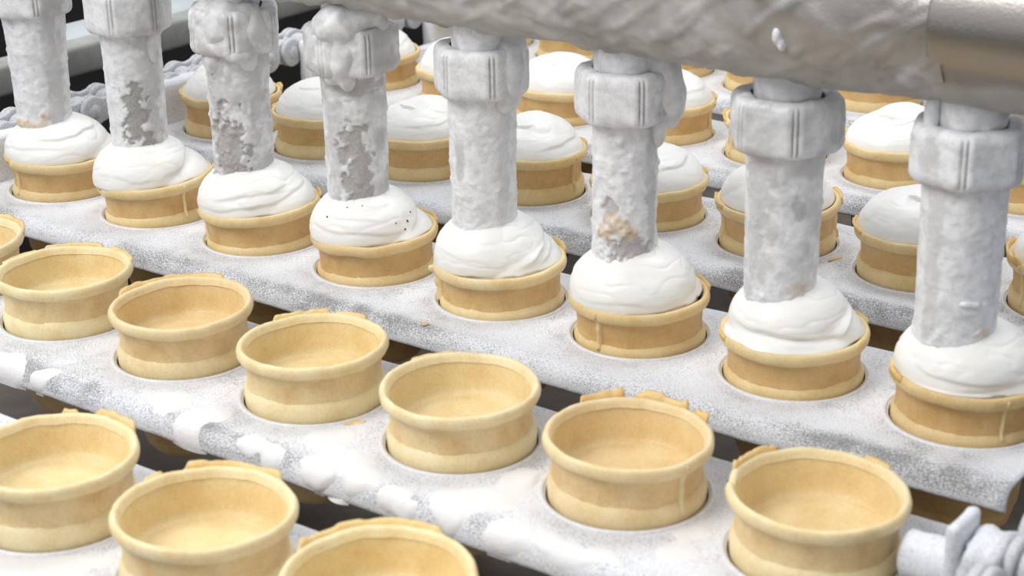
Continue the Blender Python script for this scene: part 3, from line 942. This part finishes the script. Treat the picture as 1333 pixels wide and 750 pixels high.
def nozzle_tube(i, sp):
    nu, nv = 120, 100
    th = np.linspace(0, 2 * np.pi, nu, endpoint=False)
    zz = np.linspace(TIP, NUT0 + 0.002, nv)
    T, Z = np.meshgrid(th, zz)
    T = T.ravel(); Z = Z.ravel()
    A = attr_fields(T, Z, sp['patches'], i, sp['ice'])
    P = np.stack([np.cos(T) * 2.2, np.sin(T) * 2.2, Z * 130 + i * 7], -1)
    lump = fbm(P, i + 3, 4) - 0.45
    fine = fbm(P * 4, i + 9, 3) - 0.5
    big = np.clip(fbm(P * 2.0, i + 21, 2) - 0.62, 0, 1) * 6
    low = sstep(TIP + 0.016, TIP + 0.002, Z)
    k = (Z - TIP) / (NUT0 - TIP)
    r = sp['r'] + (sp['top'] - sp['r']) * k ** 1.5
    am = sp['amp']
    r = r + am * 1.0 * lump + am * 0.28 * fine + am * 0.35 * big + low * fine * am * 0.8
    r = r - A['bare'] * (am * 0.8) + A['tan'] * (0.0006 + 0.0016 * np.clip(fine + 0.2, 0, 1))
    Zt = Z + low * (fbm(np.stack([np.cos(T) * 2, np.sin(T) * 2, np.full_like(T, i * 3.0)], -1), i + 40, 3) - 0.5) * 0.004
    V = np.stack([r * np.cos(T), r * np.sin(T), Zt], -1)
    # inner bore so the tip is an open tube
    rings = [V]
    b_in = []
    for (rr, z) in ((sp['r'] - 0.003, TIP + 0.0006), (sp['r'] - 0.004, TIP + 0.012)):
        rings_v = np.stack([rr * np.cos(th), rr * np.sin(th), np.full(nu, z)], -1)
        b_in.append(rings_v)
    V = np.vstack([V] + b_in)
    f = grid_faces(nu, nv, True)
    o1 = nu * nv; o2 = o1 + nu
    for a in range(nu):
        a2 = (a + 1) % nu
        f.append((a2, a, o1 + a, o1 + a2)); f.append((o1 + a2, o1 + a, o2 + a, o2 + a2))
    ex = {k_: np.concatenate([v, np.full(2 * nu, 1.0 if k_ == 'bare' else 0.0)]) for k_, v in A.items()}
    return mesh_from('tube', V, f, True, ex)

def nozzle_nut(i, sp):
    nu = 288
    th = np.linspace(0, 2 * np.pi, nu, endpoint=False)
    sc = sp['nut']
    c = 0.0024
    prof = [(0.72, NUT0), (0.86, NUT0 + 0.0001), (0.92, NUT0 + 0.0006), (0.965, NUT0 + 0.0018), (0.99, NUT0 + 0.0034), (1.0, NUT0 + 0.005)]
    nz = 14
    for k in range(1, nz):
        prof.append((1.0, NUT0 + 0.005 + (NUT1 - NUT0 - 0.010) * k / nz))
    prof += [(1.0, NUT1 - 0.005), (0.99, NUT1 - 0.0034), (0.96, NUT1 - 0.0016), (0.91, NUT1 - 0.0004), (0.84, NUT1), (0.70, NUT1 - 0.0002), (0.66, NUT1 - 0.001)]
    V = []; Ts = []; Zs = []; G = []
    rot = W2(270) + math.radians(sp['rot'])
    d = ((th - rot + math.pi / 6) % (math.pi / 3)) - math.pi / 6     # angle from the nearest corner
    flat = math.pi / 6 - np.abs(d)
    Rc = 0.0250 * sc; ap = 0.0232 * sc
    rr = np.minimum(Rc, ap / np.cos(np.minimum(np.abs(d - math.pi / 6), np.abs(d + math.pi / 6))))
    deg = np.degrees(d)
    gr = np.exp(-((deg - 2.6) / 0.9) ** 2) + np.exp(-((deg + 2.6) / 0.9) ** 2)
    for (s, z) in prof:
        gz = float(s >= 0.985)
        n = fbm(np.stack([np.cos(th) * 4, np.sin(th) * 4, np.full(nu, z * 200 + i * 11)], -1), i + 60, 3) - 0.5
        amp = 0.0005 + 0.0016 * sp['ice'] ** 1.5
        rad = rr * s - gr * 0.0011 * gz + n * amp
        V.append(np.stack([rad * np.cos(th), rad * np.sin(th), z + n * amp * 0.6], -1))
        Ts.append(th); Zs.append(np.full(nu, z)); G.append(gr * gz)
    V = np.concatenate(V); T = np.concatenate(Ts); Z = np.concatenate(Zs); G = np.concatenate(G)
    A = attr_fields(T, Z, [p for p in sp['patches'] if p[0] == 'ice'], i + 100, sp['ice'])
    A['bare'] = np.clip(np.maximum(A['bare'], 0.8 * G * sstep(0.35, 0.5, fbm(np.stack([np.cos(T) * 3, np.sin(T) * 3, Z * 120], -1), i + 70, 2))), 0, 1)
    return mesh_from('union_nut', V, grid_faces(nu, len(prof), True), True, A)

def nozzle_neck(i, sp):
    nu = 72
    th = np.linspace(0, 2 * np.pi, nu, endpoint=False)
    zs = np.linspace(NUT1 - 0.004, PIPE_Z - PIPE_R + 0.012, 14)
    V = []; Ts = []; Zs = []
    for z in zs:
        n = fbm(np.stack([np.cos(th) * 3, np.sin(th) * 3, np.full(nu, z * 150 + i * 13)], -1), i + 80, 3) - 0.5
        r = 0.0150 + n * 0.0022 + 0.0008 * math.sin((z - zs[0]) / (zs[-1] - zs[0]) * math.pi)
        V.append(np.stack([r * np.cos(th), r * np.sin(th), np.full(nu, z)], -1)); Ts.append(th); Zs.append(np.full(nu, z))
    A = attr_fields(np.concatenate(Ts), np.concatenate(Zs), [], i + 200, sp['ice'] * 0.8)
    return mesh_from('neck', np.concatenate(V), grid_faces(nu, len(zs), True), True, A)

def blob_mesh(name, ells, seed, vox=0.0011, disp=0.0016):
    """several lumps melted together: union by voxel remesh, then a little noise"""
    bm = bmesh.new()
    for (c, R) in ells:
        r = bmesh.ops.create_icosphere(bm, subdivisions=3, radius=1.0)
        p = np.array([v.co[:] for v in r['verts']])
        n = fbm(p * 2.2 + np.array(c) * 300, seed, 3) - 0.5
        q = np.array(c) + p * np.array(R) * (1 + n * 0.45)[:, None]
        for v, w in zip(r['verts'], q):
            v.co = w
    me = bpy.data.meshes.new(name)
    bm.to_mesh(me); bm.free()
    me.polygons.foreach_set('use_smooth', [True] * len(me.polygons))
    return me

def melt(o, vox=0.0011):
    a = o.modifiers.new('melt', 'REMESH'); a.mode = 'VOXEL'; a.voxel_size = vox; a.use_smooth_shade = True
    s = o.modifiers.new('smooth', 'SMOOTH'); s.factor = 0.6; s.iterations = 6

def pol(phi, r, z):                         # phi from the front, - left, + right
    a = W2(270 + phi)
    r *= 0.94
    return (r * math.cos(a), r * math.sin(a), z - 0.0042)

DRIPS = {
    3: [[(pol(-10, .013, .136), (.0145, .0145, .0150)), (pol(40, .018, .134), (.010, .010, .016)), (pol(-60, .017, .134), (.010, .010, .016)), (pol(10, .019, .121), (.009, .009, .006)), (pol(30, .017, .116), (.006, .006, .008)), (pol(-45, .018, .117), (.006, .006, .010))]],
    4: [[(pol(-20, .014, .146), (.015, .015, .012)), (pol(-60, .018, .134), (.009, .009, .016)), (pol(35, .012, .152), (.013, .013, .010)), (pol(-10, .020, .130), (.008, .008, .014)), (pol(-5, .0195, .118), (.005, .005, .007)), (pol(60, .019, .146), (.006, .006, .008)), (pol(-30, .019, .119), (.006, .006, .005))]],
    5: [[(pol(48, .021, .133), (.0075, .0075, .016)), (pol(55, .019, .120), (.006, .006, .009)), (pol(38, .020, .117), (.0045, .0045, .006)), (pol(70, .018, .146), (.008, .008, .010))]],
    6: [[(pol(72, .021, .135), (.010, .010, .017)), (pol(85, .023, .126), (.008, .008, .013)), (pol(60, .019, .116), (.004, .004, .010)), (pol(75, .016, .152), (.010, .010, .010))]],
    7: [[(pol(75, .022, .133), (.006, .006, .013)), (pol(-80, .021, .133), (.007, .007, .014))]],
    8: [[(pol(12, .0178, .066), (.0035, .0035, .0022)), (pol(-2, .0180, .0665), (.0035, .0035, .002))], [(pol(-78, .0195, .148), (.0035, .0035, .012)), (pol(-80, .0185, .158), (.0035, .0035, .008))]],
    1: [[(pol(60, .0185, .110), (.0035, .0035, .012)), (pol(65, .0195, .118), (.004, .004, .006))]],
    2: [[(pol(62, .0215, .130), (.005, .005, .014)), (pol(55, .019, .112), (.004, .004, .012))]],
}
NOZ_LABEL = [
    'evenly white frosted nozzle at the far left edge',
    'frosted nozzle with a jagged bare metal patch, second from left',
    'nozzle thickly coated in lumpy grey ice, third from left',
    'nozzle with ice dripping over its nut, fourth from left',
    'white frosted nozzle with a drip beside its nut, fifth from left',
    'nozzle with a clean white nut and tan crumbs stuck near its tip',
    'nozzle with a glassy grey ice-coated nut, seventh from left',
    'rightmost nozzle, white frosted with a small blob on its tube',
]
for i in range(1, 9):
    sp = NOZ[i]
    t = thing('filling_nozzle', NOZ_LABEL[i - 1], 'nozzle', (i * PITCH + NX, NY, 0), group='filling nozzles under the pipe')
    obj('tube', nozzle_tube(i, sp), M['nozzle'], t)
    obj('union_nut', nozzle_nut(i, sp), M['nozzle'], t)
    obj('neck', nozzle_neck(i, sp), M['nozzle'], t)
    for k, el in enumerate(DRIPS.get(i, [])):
        o = obj('ice_drip', blob_mesh('ice_drip', el, i * 3 + k), M['ice'], t, label='lump of cloudy ice')
        melt(o)

# ------------------------------------------------------------------ manifold pipe
pt = thing('manifold_pipe', 'big stainless pipe crusted with frost, carrying all the nozzles', 'pipe', (0, NY, PIPE_Z))
def pipe_mesh():
    nx, na = 420, 144
    xs = np.linspace(-0.06, 0.697, nx)
    th = np.linspace(0, 2 * np.pi, na, endpoint=False)
    X, T = np.meshgrid(xs, th, indexing='ij')
    X = X.ravel(); T = T.ravel()
    under = np.clip(-np.sin(T) * 0.8 - np.cos(T) * 0.25, -1, 1)      # lower front side collects the frost
    P = np.stack([X * 38 + np.sin(T) * 1.6, np.cos(T) * 2.2, np.sin(T) * 2.2], -1)
    n = fbm(P, 5, 4)
    ridg = 1 - np.abs(2 * fbm(np.stack([X * 60 + T * 3.0, T * 1.2, X * 8], -1), 9, 3) - 1)
    wet = 1 - sstep(0.50, 0.66, X)                                   # more frost further along the cold end
    fr = 0.18 + 0.70 * wet + 0.55 * sstep(0.1, 0.75, under) * (0.55 + 0.45 * wet)
    fr += 1.2 * np.exp(-((X - 0.683) / 0.007) ** 2 - ((T - 3.80) / 0.16) ** 2)     # white patch of frost beside the sleeve
    fr += 0.5 * sstep(0.5, 0.40, X)
    thick = (0.0008 + 0.0016 * sstep(0.0, 0.9, under)) * (0.25 + 1.3 * sstep(0.3, 0.75, n)) * (0.55 + 0.45 * wet)
    thick += 0.0012 * sstep(0.80, 0.97, ridg) * sstep(-0.2, 0.5, under)
    thick += 0.0022 * np.exp(-((X - 0.61) / 0.06) ** 2) * sstep(0.15, 0.85, under) * (0.6 + 0.8 * n)
    r = PIPE_R - 0.0015 + thick
    V = np.stack([X, r * np.cos(T), r * np.sin(T)], -1)
    f = []
    for a in range(nx - 1):
        for b in range(na):
            b2 = (b + 1) % na
            f.append((a * na + b, a * na + b2, (a + 1) * na + b2, (a + 1) * na + b))
    f.append(tuple(range(na))); f.append(tuple((nx - 1) * na + k for k in range(na))[::-1])
    return mesh_from('pipe_body', V, f, True, {'frost': fr})
obj('pipe_body', pipe_mesh(), M['pipe'], pt)
def sleeve_mesh():
    nx, na = 120, 144
    xs = np.concatenate([[0.6905, 0.6905, 0.6908, 0.6915], np.linspace(0.693, 0.95, nx)])
    rs = np.concatenate([[0.034, 0.0375, 0.0380, 0.0383], np.full(nx, 0.0384)])
    th = np.linspace(0, 2 * np.pi, na, endpoint=False)
    V = []; FR = []
    for x, r in zip(xs, rs):
        under = np.clip(-np.sin(th) * 0.85 - np.cos(th) * 0.1, -1, 1)
        n = fbm(np.stack([np.full(na, x * 40), np.cos(th) * 2, np.sin(th) * 2], -1), 15, 3)
        low = sstep(0.55, 0.75, under + (n - 0.5) * 0.35)
        rr = r + low * 0.0014 * (0.5 + n)
        V.append(np.stack([np.full(na, x), rr * np.cos(th), rr * np.sin(th)], -1)); FR.append(low * 0.9 - 0.1)
    nx = len(xs); f = []
    for a in range(nx - 1):
        for b in range(na):
            b2 = (b + 1) % na
            f.append((a * na + b, a * na + b2, (a + 1) * na + b2, (a + 1) * na + b))
    f.append(tuple((nx - 1) * na + k for k in range(na))[::-1])
    return mesh_from('sleeve', np.concatenate(V), f, True, {'frost': np.concatenate(FR)})
obj('sleeve', sleeve_mesh(), M['pipe'], pt, label='bright stainless sleeve')
o = obj('ice_drip', blob_mesh('ice_drip', [((0.622, -0.0355, -0.0125), (.0022, .003, .0045)), ((0.624, -0.0345, -0.0165), (.0018, .003, .0035))], 77), M['frost_plain'], pt, label='small white ice lump')
melt(o, 0.0007)
# ------------------------------------------------------------------ side chains
CP = 0.0254
def link_mesh(seed, th=0.0042, R=0.0112, waist=0.0078):
    pts = []
    n = 14
    a0 = math.radians(50)
    for k in range(n + 1):
        a = a0 - math.pi / 2 - (math.pi - 0) * 0 + 0
    out = []
    for k in range(n + 1):
        a = -math.radians(128) + math.radians(256) * k / n
        out.append((CP / 2 + R * math.cos(a), R * math.sin(a)))
    out.append((0, waist))
    for k in range(n + 1):
        a = math.radians(52) + math.radians(256) * k / n
        out.append((-CP / 2 + R * math.cos(a), R * math.sin(a)))
    out.append((0, -waist))
    bm = bmesh.new()
    lo = [bm.verts.new((-th / 2, y, z)) for (y, z) in out]
    hi = [bm.verts.new((th / 2, y, z)) for (y, z) in out]
    nn = len(out)
    bm.faces.new(lo); bm.faces.new(hi[::-1])
    for k in range(nn):
        bm.faces.new((lo[k], hi[k], hi[(k + 1) % nn], lo[(k + 1) % nn]))
    bmesh.ops.recalc_face_normals(bm, faces=bm.faces[:])
    ed = [e for e in bm.edges if abs(e.verts[0].co.x - e.verts[1].co.x) < 1e-7]
    bmesh.ops.bevel(bm, geom=ed, offset=0.0014, segments=2, affect='EDGES', profile=0.5)
    me = bpy.data.meshes.new('link_plate'); bm.to_mesh(me); bm.free()
    me.polygons.foreach_set('use_smooth', [True] * len(me.polygons))
    return me
LINK = link_mesh(1)
PIN = lathe('pin', [(0, -0.0165), (0.0042, -0.0165), (0.0052, -0.0150), (0.0052, 0.0150), (0.0042, 0.0165), (0, 0.0165)], 20)
ROLL = lathe('roller', [(0.004, -0.0062), (0.0078, -0.0062), (0.0084, -0.005), (0.0084, 0.005), (0.0078, 0.0062), (0.004, 0.0062)], 20)

def chain(x, z, y0, n, label):
    t = thing('roller_chain', label, 'chain', (x, y0, z), group='side chains')
    for k in range(n):
        y = k * CP
        dx = 0.0088 if k % 2 else 0.0130
        for s in (-1, 1):
            obj('link_plate', LINK, M['frost_chain'], t, (s * dx, y + CP / 2, 0))
        obj('pin', PIN, M['frost_chain'], t, (0, y, 0), (0, math.pi / 2, 0))
        obj('roller', ROLL, M['frost_chain'], t, (0, y, 0), (0, math.pi / 2, 0))
chain(0.014, 0.022, 0.235, 36, 'frost-covered roller chain along the left ends of the slats')
chain(0.801, 0.032, 0.06, 36, 'frost-covered roller chain in the bottom right corner')

# ------------------------------------------------------------------ rail and machine bed
rl = thing('guide_rail', 'pale grey machine rail behind the left chain', 'rail', (-0.10, 0.0, 0.0))
obj('rail_beam', bevel_box('rail_beam', -0.012, 0.012, 0.1, 1.6, 0.012, 0.036, 0.004, 3), M['rail'], rl)
obj('cover_panel', bevel_box('cover_panel', -0.060, -0.013, 0.485, 1.6, 0.030, 0.035, 0.002), M['rail_blue'], rl)
tr = obj('drip_tray', bevel_box('drip_tray', -0.06, 0.88, -0.2, 1.25, -0.165, -0.155, 0.003), M['tray'])
tag(tr, 'dark drip tray seen through the gaps below the slats', 'drip tray')

# ------------------------------------------------------------------ crumbs lying on the slats
def crumb(X, Y, sx, sy, sz, ang, label, seed):
    p = bp(X, Y, 0.001)
    bm = bmesh.new(); bmesh.ops.create_icosphere(bm, subdivisions=3, radius=1)
    for v in bm.verts:
        q = np.array(v.co[:])
        n = float(fbm((q * 2.5 + seed)[None], seed, 3)[0]) - 0.5
        v.co = Vector((q[0] * sx * (1 + n), q[1] * sy * (1 + n), max(q[2], -0.6) * sz * (1 + n)))
    me = bpy.data.meshes.new('wafer_crumb'); bm.to_mesh(me); bm.free()
    me.polygons.foreach_set('use_smooth', [True] * len(me.polygons))
    o = obj('wafer_crumb', me, M['tan'], None, (p[0], p[1], sz * 0.6), (0, 0, ang))
    tag(o, label, 'crumb', 'wafer crumbs on the slats')
crumb(1086, 336, .0052, .0014, .0009, W2(35), 'small stick of wafer lying behind the seventh nozzle', 1)
crumb(553, 421, .0022, .0014, .0008, W2(10), 'tiny tan crumb on the slat before the fifth nozzle', 2)
crumb(462, 549, .0055, .0022, .0007, W2(15), 'flat tan crumb beside the smooth-rimmed centre empty cup', 3)
